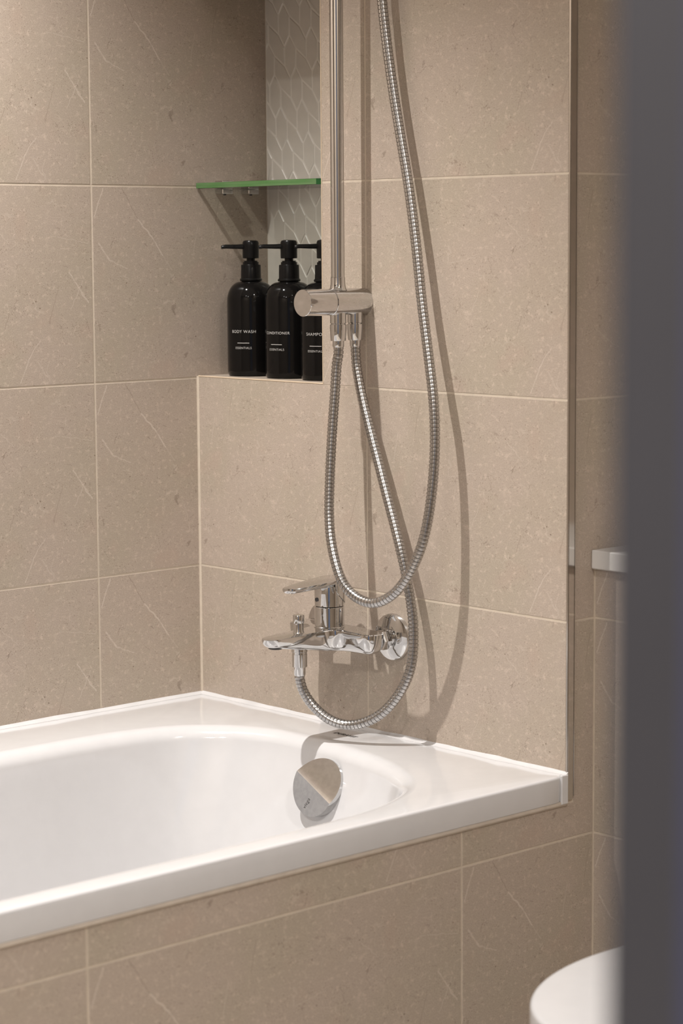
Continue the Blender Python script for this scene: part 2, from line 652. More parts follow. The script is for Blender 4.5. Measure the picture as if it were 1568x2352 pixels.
for z0, z1 in zip(rows, rows[1:]):
    for x0, x1 in ((W, 1.396), (1.396, 2.0), (2.0, RX)):
        if z1 <= 0.01:
            tile(wr, (0, E, 0), X, Z, -Y, rect(x0, z0, x1, min(z1, -0.2335)))
        if z1 > -0.01:
            tile(wr, (0, 0.25, 0), X, Z, -Y, rect(x0, max(z0, -0.2075), x1, z1))

# ------------------------------------------------------------------ wall_front: tiled panel under the bath rim (x = W)
wp = structure('wall_bath_panel')
Geo().box((W - 0.03, FOOT, FLOOR), (W - GR, GR, -0.553)).obj('backing', M_GROUT, wp)
LIPB = -0.5545
tile(wp, (W, 0, 0), Y, Z, X, [(-.203 + .0013, -.604 + .0013), (E - .0013, -.604 + .0013), (E - .0013, -.302 - .0013),
                              (PX1 + .001, -.302 - .0013), (PX1 + .001, LIPB), (-.203 + .0013, LIPB)], top=-.302)
for y0, y1 in ((-.808, -.203), (-1.413, -.808), (FOOT, -1.413)):
    tile(wp, (W, 0, 0), Y, Z, X, rect(y0, -.604, y1, LIPB + 0.0013), top=-.302)
for z0, z1 in ((-1.06, -.906), (-.906, -.604)):
    for y0, y1 in ((-.203, E), (-.808, -.203), (-1.413, -.808), (FOOT, -1.413)):
        tile(wp, (W, 0, 0), Y, Z, X, rect(y0, z0, y1, z1))

# ------------------------------------------------------------------ rest of the room, behind and beside the camera
g = Geo()
g.box((0.0, FOOT - 0.10, FLOOR), (W, FOOT, -0.30))
o = g.obj('wall_foot', M_PLAIN)
o['kind'] = 'structure'
g = Geo()
g.box((-0.12, RY0 - 0.1, FLOOR), (RX, RY0, CEIL))
o = g.obj('wall_front', M_PLAIN)
o['kind'] = 'structure'
JY, JX = -1.7305, 2.36            # edge of the door lining nearest the bath
DY0 = -2.62
g = Geo()
g.box((RX, JY + 0.04, FLOOR), (RX + 0.12, 0.40, CEIL))
g.box((RX, RY0 - 0.1, FLOOR), (RX + 0.12, DY0 - 0.04, CEIL))
g.box((RX, DY0 - 0.04, 1.02), (RX + 0.12, JY + 0.04, CEIL))
o = g.obj('wall_door', M_PLAIN)
o['kind'] = 'structure'
o = Geo().box((-0.12, RY0 - 0.1, FLOOR - 0.1), (RX + 0.9, 0.40, FLOOR)).obj('floor', M_FLOOR)
o['kind'] = 'structure'
o = Geo().box((-0.12, RY0 - 0.1, CEIL), (RX + 0.12, 0.40, CEIL + 0.1)).obj('ceiling', M_CEIL)
o['kind'] = 'structure'
door = structure('door_1', 'charcoal painted door lining at the right edge, out of focus')
g = Geo()
g.box((JX, JY, FLOOR), (RX + 0.15, JY + 0.045, 1.06), 0.002)
g.obj('jamb', M_DOOR, door)
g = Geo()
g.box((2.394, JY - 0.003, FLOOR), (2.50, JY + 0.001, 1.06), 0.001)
g.obj('jamb_strip', M_STRIP, door)  # outer part of the jamb, coloured bluer
g = Geo()
g.box((JX, DY0 - 0.045, FLOOR), (RX + 0.15, DY0, 1.06), 0.002)
g.obj('jamb', M_DOOR, door)
g = Geo()
g.box((JX, DY0, 1.015), (RX + 0.15, JY, 1.06), 0.002)
g.obj('door_head', M_DOOR, door)


# sealant beads round the bath
def bead(name, pts_a, r):
    g = Geo()
    (p, q, n1, n2) = pts_a
    p, q, n1, n2 = Vector(p), Vector(q), Vector(n1), Vector(n2)
    prof = [n2 * -0.006, n1 * 0.0074 - n2 * 0.006, n1 * 0.0074 + n2 * 0.0003, n1 * 0.0046 + n2 * 0.0009, n1 * 0.0020 + n2 * 0.0024, n2 * r]
    if name == 'trim_3':
        prof = [n1 * 0, n1 * r, n1 * (r * .45) + n2 * (r * .45), n2 * r]
    k = 24
    rings = []
    for i in range(k + 1):
        t = i / k
        s = 1 + 0.14 * math.sin(i * 2.3) + 0.08 * math.sin(i * 5.1)
        rings.append([p.lerp(q, t) + v * s for v in prof])
    g.rings(rings)
    o = g.obj(name, M_SEAL, None, 50)
    o['kind'] = 'structure'
    return o


bead('trim_1', ((0, FOOT, RIM), (0, 0, RIM), (1, 0, 0), (0, 0, 1)), 0.0042)
bead('trim_2', ((0, 0, RIM), (W + 0.004, 0, RIM), (0, -1, 0), (0, 0, 1)), 0.0042)
g = Geo()
g.rings([[Vector((W - 0.002, y, -0.5492)), Vector((W + 0.0040, y, -0.5492)), Vector((W + 0.0034, y, -0.5535)), Vector((W + 0.0012, y, -0.5562)), Vector((W - 0.002, y, -0.5562))]
         for y in (FOOT + 0.002, -0.8, -0.0008)])
o = g.obj('trim_3', M_CAULK)
o['kind'] = 'structure'
o = Geo().box((W + 0.001, -0.0135, -0.5530), (W + 0.0051, -0.0004, -0.5121), 0.0010).obj('trim_4', M_SEAL)
o['kind'] = 'structure'

# white ledge on the boxed-in cistern wall
led = thing('cistern_ledge', 'white solid ledge along the top of the boxed wall behind the toilet', 'ledge', (1.58, 0.15, -0.2335))
Geo().box((W + 0.0005 - 1.58, E - 0.008 - 0.15, 0.0), (RX - 1.58, 0.25 - 0.15, 0.026), 0.0015).obj('top_slab', M_LEDGE, led)

# metal wall profile of a bath screen on the end face of the tap wall
pf = thing('screen_profile', 'slim polished metal profile running up the outer corner of the tap wall', 'profile', (W, 0.0065, -0.551))
H = CEIL - 0.02 + 0.551
g = Geo()
ch = 0.007
yc = 0.0065
g.box((0, PX0 - yc, 0.0), (0.0026, PX0 + 0.0010 - yc, H), 0.0003)
g.box((0, PX1 - 0.0010 - yc, 0.006), (0.0026, PX1 - yc, H), 0.0003)
g.box((0, PX0 + 0.0010 - yc, 0.0015), (0.0008, PX1 - 0.0010 - yc, H))
g.obj('channel', M_PROFILE, pf)
# flat cover plate, its lower outer corner rounded
a0, a1 = PX0 + 0.0022 - yc, PX1 - 0.0014 - yc
pts = [(a0, H), (a0, 0.002)]
for k in range(0, 7):
    t = k / 6 * PI / 2
    pts.append((a1 - 0.004 + 0.004 * math.sin(t), 0.006 - 0.004 * math.cos(t)))
pts.append((a1, H))
g = Geo()
g.rings([[Vector((x, p[0], p[1])) for p in inset(pts, d)] for x, d in ((0.0008, 0.0), (0.0019, 0.0), (0.0022, 0.0003))])
g.obj('cover_strip', M_PROFILE, pf)

# ------------------------------------------------------------------ bathtub
TL = 1.70
bath = thing('bathtub', 'white built-in bathtub with tiled front panel', 'bathtub', (0.40, -0.85, FLOOR))
half = [(0.1490, -0.850), (0.1490, -0.600), (0.1495, -0.430), (0.1510, -0.340), (0.1600, -0.262), (0.1810, -0.196),
        (0.2200, -0.150), (0.2600, -0.124), (0.3130, -0.107), (0.3900, -0.104), (0.4760, -0.114), (0.5586, -0.133),
        (0.6478, -0.175), (0.6926, -0.218), (0.7225, -0.280), (0.7370, -0.340), (0.7440, -0.438), (0.7450, -0.600), (0.7450, -0.850)]
loop = half + [(x, -TL - y) for x, y in reversed(half[1:-1])]


def resample_closed(pts, n):
    P = [Vector((p[0], p[1], 0)) for p in pts]
    L = len(P)
    dense = []
    for i in range(L):
        p0, p1, p2, p3 = P[i - 1], P[i], P[(i + 1) % L], P[(i + 2) % L]
        for k in range(24):
            t = k / 24
            dense.append(0.5 * ((2 * p1) + (p2 - p0) * t + (2 * p0 - 5 * p1 + 4 * p2 - p3) * t * t
                                + (3 * p1 - p0 - 3 * p2 + p3) * t ** 3))
    for _ in range(25):
        m_ = len(dense)
        dense = [(dense[i - 1] + dense[i] * 2 + dense[(i + 1) % m_]) / 4 for i in range(m_)]
    m_ = len(dense)
    tot = sum((dense[(i + 1) % m_] - dense[i]).length for i in range(m_))
    step = tot / n
    out, acc = [dense[0]], 0.0
    for i in range(m_):
        a_, b_ = dense[i], dense[(i + 1) % m_]
        d = (b_ - a_).length
        while acc + d >= step and len(out) < n:
            t = (step - acc) / d
            a_ = a_.lerp(b_, t)
            out.append(a_.copy())
            d = (b_ - a_).length
            acc = 0.0
        acc += d
    return out[:n]


NB = 260
base_loop = resample_closed(loop, NB)
bc = Vector((0.447, -0.85, 0))
nrm = []
for i in range(NB):
    t = (base_loop[(i + 1) % NB] - base_loop[i - 1]).normalized()
    n_ = Vector((-t.y, t.x, 0))
    if n_.dot(bc - base_loop[i]) < 0:
        n_ = -n_
    nrm.append(n_)


def bath_ring(ins, z):
    """basin outline moved inwards; ins < 0 moves out on to the rim"""
    out = []
    for p, n_ in zip(base_loop, nrm):
        q = p + n_ * ins
        out.append(Vector((q.x, q.y, z)))
    return out


def bath_lower(f, z, ins):
    """walls lean in more at the two ends than along the sides"""
    out = []
    for p, n_ in zip(base_loop, nrm):
        k = abs(n_.y)
        q = p + n_ * (ins + f * (0.035 + 0.085 * k))
        out.append(Vector((q.x, q.y, z)))
    return out


# outer rectangle of the rim, sampled along the same number of points by direction from the middle
LX0, LX1, LY0, LY1 = 0.0008, W + 0.0045, FOOT + 0.001, -0.0008


def rect_ring(d, z):
    x0, x1, y0, y1 = LX0 + d, LX1 - d, LY0 + d, LY1 - d
    out = []
    for p in base_loop:
        v = p - bc
        v = Vector((v.x / 0.40, v.y / 0.86))
        s = 1.0 / max(abs(v.x), abs(v.y))
        v = v * s
        out.append(Vector(((x0 + x1) / 2 + v.x * (x1 - x0) / 2, (y0 + y1) / 2 + v.y * (y1 - y0) / 2, z)))
    return out


rings = [rect_ring(0.006, -0.549), rect_ring(0.0006, -0.5488), rect_ring(0.0002, -0.5475), rect_ring(0.0, -0.5180)]
for k in range(1, 6):
    t = k / 5 * PI / 2
    r = 0.0045
    rings.append(rect_ring(r - r * math.cos(t), RIM - r + r * math.sin(t)))
RO = 0.026
for k in range(0, 11):
    t = k / 10
    ang = t * PI / 2 * 0.93
    ins = -RO + RO * math.sin(ang) + 0.006
    rings.append(bath_ring(ins, RIM - RO * 0.9 * (1 - math.cos(ang))))
zt = RIM - RO * 0.9 * (1 - math.cos(PI / 2 * 0.93))
i0 = -RO + RO * math.sin(PI / 2 * 0.93) + 0.006
for k in range(1, 13):
    f = k / 12
    rings.append(bath_lower(f, zt - 0.30 * f, i0))
for k in range(1, 9):
    ang = k / 8 * PI / 2
    rings.append(bath_lower(1.0, zt - 0.30 - 0.075 * math.sin(ang), i0 + 0.085 * (1 - math.cos(ang))))
rings = [[p - Vector((0.40, -0.85, FLOOR)) for p in r] for r in rings]
g = Geo().rings(rings, cap0=False, cap1=True)
g.obj('shell', M_ACRYL, bath, 50)

# maker's name printed on the rim above the overflow
vs, fs = text_mesh('DURAVIT', 0.0125, 1.05, 0.03)
w_ = max(v.x for v in vs) - min(v.x for v in vs)
k = 0.046 / w_
vs = [Vector((v.x * k + 0.3965 - 0.40, (v.y * 1.05) * 0.9 - 0.0515 + 0.85 + 0.0, RIM + 0.0003 - FLOOR)) for v in vs]
mesh_obj('lettering', vs, fs, M_INK, bath, fix=False)['label'] = 'grey maker lettering printed on the bath rim'

# overflow and waste knob on the sloping end wall
KC = Vector((0.441, -0.1525, -0.5665))
kn = empty('overflow_knob', KC - Vector((0.40, -0.85, FLOOR)))
tilt = math.radians(12)
KN = Vector((0, -math.cos(tilt), math.sin(tilt)))           # outward normal of the wall
KU = Vector((1, 0, 0))
KV = KN.cross(KU).normalized()
if KV.z < 0:
    KV = -KV
kn.parent = bath
KR, KT = 0.0425, 0.023
RA = math.radians(-24)                                       # the ridge across the face falls to the right
rd = Vector((math.cos(RA), math.sin(RA)))
rn = Vector((-rd.y, rd.x))                                   # towards the scooped half


def knob_pt(u, v, w):
    return KU * u + KV * v + KN * w


vs, fs = [], []
SROWS = [-KR * math.cos(PI / 2 * k / 14) for k in range(1, 14)] + [0.0] + [KR * math.sin(PI / 2 * k / 20) for k in range(1, 20)]
MC = 40
for s_ in SROWS:                          # rows parallel to the ridge, one of them the ridge itself
    hl = math.sqrt(max(0.0, KR * KR - s_ * s_))
    for c_ in range(MC + 1):
        t_ = -math.cos(PI * c_ / MC) * hl
        q_ = rd * t_ + rn * s_
        dep = 0.0 if s_ <= 0 else -0.0205 * min(1.0, (s_ / 0.042)) ** 0.85
        vs.append(knob_pt(q_.x, q_.y, dep))
NRW = len(SROWS)
for r_ in range(NRW - 1):
    for c_ in range(MC):
        a0 = r_ * (MC + 1) + c_
        fs.append((a0, a0 + 1, a0 + MC + 2, a0 + MC + 1))
loop_ = [c_ for c_ in range(MC + 1)] + [r_ * (MC + 1) + MC for r_ in range(1, NRW)] + [(NRW - 1) * (MC + 1) + c_ for c_ in range(MC - 1, -1, -1)] + [r_ * (MC + 1) for r_ in range(NRW - 2, 0, -1)]
k0 = len(vs)
for v_ in loop_:
    p_ = vs[v_]
    w_ = p_.dot(KN)
    vs.append(p_ - KN * (w_ + KT))
for n_ in range(len(loop_)):
    m_ = (n_ + 1) % len(loop_)
    fs.append((loop_[n_], k0 + n_, k0 + m_, loop_[m_]))
mesh_obj('knob_body', vs, fs, M_CHROME_D, kn, sm=24)
ringv = []
for r, w in ((0.040, -KT - 0.012), (0.040, -KT)):
    ringv.append([knob_pt(r * math.cos(2 * PI * j / 64), r * math.sin(2 * PI * j / 64), w) for j in range(64)])
Geo().rings(ringv).obj('backplate', M_CHROME_D, kn, 30)
vs, fs = text_mesh('viega', 0.0085, 1.05)
ta = math.radians(62)
tu, tv = Vector((math.cos(ta), math.sin(ta))), Vector((-math.sin(ta), math.cos(ta)))
vs = [knob_pt(*(Vector((-0.0060, -0.0260)) + tu * v.x + tv * v.y), 0.0003) for v in vs]
mesh_obj('lettering', vs, fs, M_INK, kn, fix=False)['label'] = 'small grey maker lettering on the overflow knob'

# ------------------------------------------------------------------ bath mixer
MX, MY, MZ = 0.377, 0.0, -0.364
mix = thing('bath_mixer', 'chrome single lever bath mixer on the tap wall above the bath', 'tap', (MX, MY, MZ))


def mp(u, v, z):                     # u along the wall, v out of the wall, z world height
    return Vector((u, -v, z - MZ))


# plan outline of the body, right half from the spout tip to the back
tip = []
for k in range(0, 9):
    t = k / 8 * PI / 2
    tip.append((0.0165 * math.sin(t), 0.1700 + 0.0180 * math.cos(t)))
right = tip + [(0.0185, 0.150), (0.0200, 0.125), (0.0212, 0.102), (0.0225, 0.088), (0.0255, 0.0775), (0.0320, 0.0710), (0.0420, 0.0685),
               (0.0560, 0.0680), (0.0700, 0.0675)]
for k in range(1, 7):
    t = k / 6 * PI / 2
    right.append((0.0755 + 0.0165 * math.sin(t), 0.0510 + 0.0165 * math.cos(t)))
right += [(0.0920, 0.043)]
for k in range(1, 5):
    t = k / 4 * PI / 2
    right.append((0.0830 + 0.0090 * math.cos(t), 0.0395 - 0.0090 * math.sin(t)))
right += [(0.0600, 0.0305), (0.0300, 0.0300), (0.0, 0.0300)]
outline = right + [(-u, v) for u, v in reversed(right[1:-1])]


def even_outline(pts, n, passes=6):
    P = [Vector(p) for p in pts]
    L = len(P)
    tot = [0.0]
    for i in range(L):
        tot.append(tot[-1] + (P[(i + 1) % L] - P[i]).length)
    out, j = [], 0
    for k in range(n):
        s_ = tot[-1] * k / n
        while tot[j + 1] < s_:
            j += 1
        t_ = (s_ - tot[j]) / (tot[j + 1] - tot[j])
        out.append(P[j].lerp(P[(j + 1) % L], t_))
    for _ in range(passes):
        out = [(out[i - 1] + out[i] * 2 + out[(i + 1) % n]) / 4 for i in range(n)]
    return [(p.x, p.y) for p in out]


outline = even_outline(outline, 240)


def body_top(u, v):
    return -0.3505 - max(0.0, v - 0.066) * 0.036 - (max(0, abs(u) - 0.03) * 0.05)


def body_bot(u, v):
    b = -0.3835
    if v > 0.078:
        b += min(1.0, (v - 0.078) / 0.11) * 0.0165
    return b


def body_ring(d, f):
    pl = even_outline(inset(outline, d), 240, 2) if d > 0.004 else inset(outline, d)
    out = []
    for (u, v) in pl:
        t, b = body_top(u, v), body_bot(u, v)
        out.append(mp(u, v, t + (b - t) * f))
    return out


g = Geo().rings([body_ring(0.0018, 0.0), body_ring(0.0004, 0.035), body_ring(0.0, 0.09), body_ring(0.0003, 0.30),
                 body_ring(0.0009, 0.50), body_ring(0.0020, 0.66), body_ring(0.0036, 0.80), body_ring(0.0058, 0.91), body_ring(0.0082, 0.975), body_ring(0.0108, 1.0)])
bm = bmesh.new()
vv = [bm.verts.new(v) for v in g.v]
for f in g.f:
    try:
        bm.faces.new([vv[i] for i in f])
    except ValueError:
        pass
bmesh.ops.triangulate(bm, faces=[f for f in bm.faces if len(f.verts) > 8], quad_method='BEAUTY', ngon_method='BEAUTY')
bmesh.ops.recalc_face_normals(bm, faces=bm.faces)
me = bpy.data.meshes.new('mixer_body')
bm.to_mesh(me)
bm.free()
me.materials.append(M_CHROME)
smooth(me, 32)
o = bpy.data.objects.new('mixer_body', me)
COL.objects.link(o)
o.parent = mix
# raised plinth under the cartridge
Geo().lathe([(0.0232, -0.3535 - MZ), (0.0232, -0.3500 - MZ), (0.0222, -0.3490 - MZ)], (0, -0.060, 0)).obj('plinth', M_CHROME, mix, 30)
Geo().lathe([(0.0220, -0.352 - MZ), (0.0220, -0.3205 - MZ), (0.0214, -0.3198 - MZ)], (0, -0.060, 0), seg=56).obj('cartridge_sleeve', M_CHROME, mix, 30)
# lever: collar, dome and blade
lev = empty('lever')
lev.parent = mix
Geo().lathe([(0.0212, -0.3192 - MZ), (0.0220, -0.3185 - MZ), (0.0224, -0.300 - MZ), (0.0222, -0.290 - MZ), (0.0200, -0.2835 - MZ), (0.012, -0.281 - MZ)],
            (0, -0.060, 0), seg=56).obj('lever_base', M_CHROME, lev, 30)
bl = []
for k in range(0, 9):
    t = k / 8 * PI / 2
    bl.append((0.0135 * math.sin(t), 0.1360 + 0.0105 * math.cos(t)))
bl += [(0.0170, 0.118), (0.0198, 0.100), (0.0218, 0.082), (0.0228, 0.066)]
for k in range(0, 7):
    t = k / 6 * PI / 2
    bl.append((0.0230 * math.cos(t), 0.058 - 0.0225 * math.sin(t)))
blade = bl + [(-u, v) for u, v in reversed(bl[1:-1])]


def lever_top(u, v):
    return -0.2770 - max(0.0, v - 0.060) * 0.092 + 0.0012 * max(0.0, 1 - (v - 0.04) / 0.02) - (u / 0.023) ** 2 * 0.0012


def lever_bot(u, v):
    return lever_top(u, v) - 0.0075 - max(0.0, 0.100 - v) * 0.045


def lever_ring(d, f):
    return [mp(u, v, lever_top(u, v) + (lever_bot(u, v) - lever_top(u, v)) * f) for u, v in inset(blade, d)]


Geo().rings([lever_ring(0.0030, 0.0), lever_ring(0.0006, 0.12), lever_ring(0.0, 0.40), lever_ring(0.0006, 0.75), lever_ring(0.0022, 1.0)]).obj('blade', M_CHROME, lev, 40)
# skirt that wraps round the back of the collar
r_o, r_i = 0.0236, 0.0224
ro, ri, to, ti = [], [], [], []
for k in range(41):
    t = math.radians(-20 + 220 * k / 40)              # round the wall side
    c, s = math.cos(t), math.sin(t)
    lowz = -0.2900 - 0.0285 * max(0.0, math.sin(max(0, min(PI, (t + math.radians(20)) * 180 / 220)))) ** 0.6
    for lst, r, z in ((to, r_o, -0.2815), (ro, r_o, lowz), (ri, r_i, lowz), (ti, r_i, -0.2815)):
        lst.append(Vector((r * c, -0.060 + r * s, z - MZ)))
Geo().rings([to, ro, ri, ti], cap0=False, cap1=False, closed=False).obj('skirt', M_CHROME, lev, 40)
# dark indicator dot on the front of the collar
Geo().lathe([(0.0030, 0.0004), (0.0030, -0.0022)], (-0.0030, -0.060 - 0.0212, -0.3085 - MZ), 'Y', 20).obj('indicator_dot', M_DOT, lev)
# diverter knob on the spout
Geo().lathe([(0.0086, -0.3535 - MZ), (0.0082, -0.3520 - MZ), (0.0074, -0.3505 - MZ), (0.0074, -0.3385 - MZ), (0.0082, -0.3380 - MZ), (0.0084, -0.3375 - MZ),
             (0.0084, -0.3275 - MZ), (0.0078, -0.3262 - MZ)], (0, -0.121, 0), seg=36).obj('diverter_pull', M_CHROME, mix, 30)
# hose outlet beneath
Geo().lathe([(0.0118, -0.374 - MZ), (0.0118, -0.3805 - MZ), (0.0108, -0.3812 - MZ), (0.0108, -0.384 - MZ)], (0, -0.1195, 0), seg=36).obj('hose_outlet', M_CHROME, mix, 30)
# aerator at the spout tip
Geo().lathe([(0.0108, -0.3670 - MZ), (0.0108, -0.3702 - MZ), (0.0092, -0.3712 - MZ)], (0, -0.1655, 0), seg=32).obj('aerator', M_DARKH, mix, 30)
for s in (-1, 1):
    ux = s * 0.075
    Geo().lathe([(0.0350, 0.0), (0.0350, -0.0035), (0.0338, -0.0062), (0.0300, -0.0082), (0.0215, -0.0098), (0.0180, -0.0108), (0.0165, -0.0112)],
                (ux, 0, 0), 'Y', 64).obj('wall_flange', M_CHROME, mix, 30)
    Geo().lathe([(0.0115, -0.008), (0.0115, -0.0165), (0.0128, -0.0170), (0.0128, -0.0185)], (ux, 0, 0), 'Y', 32).obj('union_tail', M_CHROME, mix, 30)
    Geo().lathe([(0.0148, -0.0180), (0.0156, -0.0190), (0.0156, -0.0300), (0.0148, -0.0325)], (ux, 0, -0.002), 'Y', 6).obj('union_nut', M_CHROME, mix)

# ------------------------------------------------------------------ shower riser with diverter
SX, SZ, SY = 0.391, 0.1270, -0.0515
ris = thing('shower_riser', 'chrome shower riser pole with cylindrical wall diverter and two outlets', 'shower', (SX, 0, SZ))
Geo().lathe([(0.0194, 0.0), (0.0194, -0.0675), (0.0188, -0.0682)], (0, 0, 0), 'Y', 64).obj('diverter_body', M_CHROME, ris, 30)
Geo().lathe([(0.0188, -0.0688), (0.0194, -0.0694), (0.0194, -0.1196), (0.0189, -0.1202)], (0, 0, 0), 'Y', 64).obj('diverter_cap', M_CHROME, ris, 30)
g = Geo()
g.lathe([(0.0022, 0.0), (0.0022, -0.004), (0.0012, -0.0052)], (0.0185, -0.1165, -0.003), 'Y', 16)
g.obj('cap_pip', M_CHROME, ris, 30)
Geo().lathe([(0.0135, 0.0165), (0.0116, 0.0205), (0.0106, 0.0265), (0.0105, 0.0355), (0.0099, 0.0360)], (0, SY, 0), seg=40).obj('pole_socket', M_CHROME, ris, 30)
Geo().lathe([(0.0098, 0.0350), (0.0098, 1.135)], (0, SY, 0), seg=40).obj('pole', M_CHROME, ris, 30)
Geo().lathe([(0.0180, 0.0), (0.0180, -0.006), (0.0095, -0.008), (0.0095, SY)], (0, 0, 1.10), 'Y', 32).obj('top_bracket', M_CHROME, ris, 30)
for y in (SY, -0.0177):
    Geo().lathe([(0.0117, -0.012), (0.0117, -0.0305), (0.0105, -0.0312), (0.0105, -0.0322)], (0, y, 0), seg=36).obj('outlet', M_CHROME, ris, 30)

# ------------------------------------------------------------------ shower hoses
import_cam = (CAM, 5196.5)


def unproject(u, v, depth):
    """point on the plane y = -depth seen at photo pixel (u, v); used once to set out the hose route"""
    R3 = cam.matrix_world.to_3x3()
    d = R3 @ Vector(((u - 784) / 5196.5, -(v - 1176) / 5196.5, -1))
    t = (-depth - CAM[1]) / d.y
    return Vector(CAM) + d * t


LONG = [(872, -60, .024), (877, 0, .023), (888, 100, .022), (903, 210, .021), (919, 310, .021), (937, 420, .0215), (955, 560, .024), (968, 690, .028),
        (984, 820, .033), (996, 930, .038), (998, 1040, .043), (989, 1150, .050), (972, 1240, .058), (944, 1310, .066), (906, 1362, .075),
        (860, 1385, .083), (815, 1370, .088), (783, 1330, .090), (763, 1260, .087), (756, 1190, .081), (757, 1110, .074), (762, 1000, .065),
        (769, 900, .057), (773, 840, .0525)]
SHORT = [(820, 850, .0180), (833, 920, .0195), (850, 990, .0215), (868, 1060, .024), (887, 1135, .026), (904, 1200, .0275), (920, 1265, .029), (934, 1330, .0285),
         (944, 1390, .0285), (949, 1440, .029), (948, 1500, .032), (938, 1550, .038), (914, 1597, .048), (878, 1637, .061),
         (836, 1660, .075), (795, 1665, .087), (754, 1651, .100), (718, 1620, .110), (697, 1588, .1165)]
HR = 0.0073
PITCH = 0.0056


def hose(root, pts, name='corrugated_tube'):
    n = 12
    path = catmull(pts, PITCH / n)
    fr = frames(path)
    off = [-0.0012, -0.0012, 0.0, 0.00004, 0.00007, 0.00009, 0.0001, 0.00009, 0.00007, 0.00004, 0.00002, 0.0]
    rings = []
    for i, (p, (t, a_, b_)) in enumerate(zip(path, fr)):
        r = HR + off[i % n]
        rings.append([p + (a_ * math.cos(2 * PI * j / 18) + b_ * math.sin(2 * PI * j / 18)) * r - root.location for j in range(18)])
    return Geo().rings(rings).obj(name, M_STEEL, root, 40)


h1 = thing('shower_hose', 'long ribbed chrome hose looping from the front diverter outlet up out of view', 'hose', (SX, SY, 0.07))
p0 = Vector((SX, SY, 0.0640))
top = unproject(872, -60, .024)
up = [top + Vector((-0.010, 0.0, 0.42)), top + Vector((-0.007, 0.0, 0.20))]
path1 = up + [unproject(*p) for p in LONG] + [Vector((SX, SY, 0.052)), p0]
hose(h1, path1)
Geo().lathe([(0.0108, 0.0250), (0.0121, 0.0243), (0.0121, 0.0185), (0.0112, 0.0015), (0.0108, 0.0008), (0.0086, 0.0008)], (0, 0, 0), seg=40).obj('connector_nut', M_CHROME, h1, 30)
Geo().lathe([(0.0084, 0.0020), (0.0084, -0.0070), (0.0078, -0.0085)], (0, 0, 0), seg=32).obj('ferrule', M_CHROME, h1, 30)

h2 = thing('shower_hose', 'short ribbed chrome hose from the rear diverter outlet down to the mixer spout', 'hose', (SX, -0.0177, 0.07))
q1 = Vector((MX, -0.1195, -0.4160))
path2 = [Vector((SX, -0.0177, 0.064)), Vector((SX + 0.0006, -0.0177, 0.050))] + [unproject(*p) for p in SHORT] + [q1 + Vector((0, 0, -0.006)), q1]
hose(h2, path2)
Geo().lathe([(0.0108, 0.0250), (0.0121, 0.0243), (0.0121, 0.0185), (0.0112, 0.0015), (0.0108, 0.0008), (0.0086, 0.0008)], (0, 0, 0), seg=40).obj('connector_nut', M_CHROME, h2, 30)
Geo().lathe([(0.0084, 0.0020), (0.0084, -0.0070), (0.0078, -0.0085)], (0, 0, 0), seg=32).obj('ferrule', M_CHROME, h2, 30)
rel = Vector((MX - SX, -0.1195 + 0.0177, -0.07))
Geo().lathe([(0.0098, -0.3835), (0.0113, -0.3842), (0.0110, -0.4030), (0.0086, -0.4036)], rel, seg=6 * 6).obj('connector_nut', M_CHROME, h2, 30)
Geo().lathe([(0.0086, -0.4025), (0.0084, -0.4150), (0.0076, -0.4165)], rel, seg=32).obj('ferrule', M_CHROME, h2, 30)

# ------------------------------------------------------------------ glass shelf in the niche
sh = thing('glass_shelf', 'clear glass shelf with green edge in the tiled niche above the bottles', 'shelf', (0.15, 0.075, 0.299))
gz0, gz1 = 0.0, 0.0092
cx, cy = 0.15, 0.075


def shp(x, y, z):
    return (x - cx, y - cy, z)


pl = [(0.0015, 0.0030), (0.2865, 0.0030), (0.2945, 0.011), (0.2945, 0.147), (0.0015, 0.147)]
Geo().rings([[shp(x, y, z) for x, y in inset(pl, d)] for d, z in ((0.0006, gz0), (0.0, gz0 + 0.0006), (0.0, gz1 - 0.0006), (0.0006, gz1))]).obj('pane', M_GLASS, sh)
Geo().box(shp(0.0015, 0.0006, gz0 + 0.0003), shp(0.2868, 0.0029, gz1 - 0.0003), 0.0004).obj('polished_edge', M_GEDGE, sh)
g = Geo()
g.rings([[shp(x, y, z) for x, y in ((0.2870, 0.0006), (0.2972, 0.0108), (0.2947, 0.0110), (0.2868, 0.0030))] for z in (gz0 + 0.0003, gz1 - 0.0003)])
g.obj('chamfered_corner', M_GEDGE2, sh)
for y0 in (0.040, 0.094):
    g = Geo()
    g.box(shp(0.0002, y0, -0.0078), shp(0.020, y0 + 0.022, -0.0003), 0.0008)
    g.box(shp(0.0002, y0, gz1 + 0.0002), shp(0.020, y0 + 0.022, gz1 + 0.0035), 0.0008)
    c = g.obj('clip', M_CHROME, sh)
    Geo().lathe([(0.0022, -0.0100), (0.0022, -0.0076)], shp(0.012, y0 + 0.011, 0), seg=16).obj('grub_screw', M_DARKH, c)

# ------------------------------------------------------------------ pump bottles
BR = 0.0386


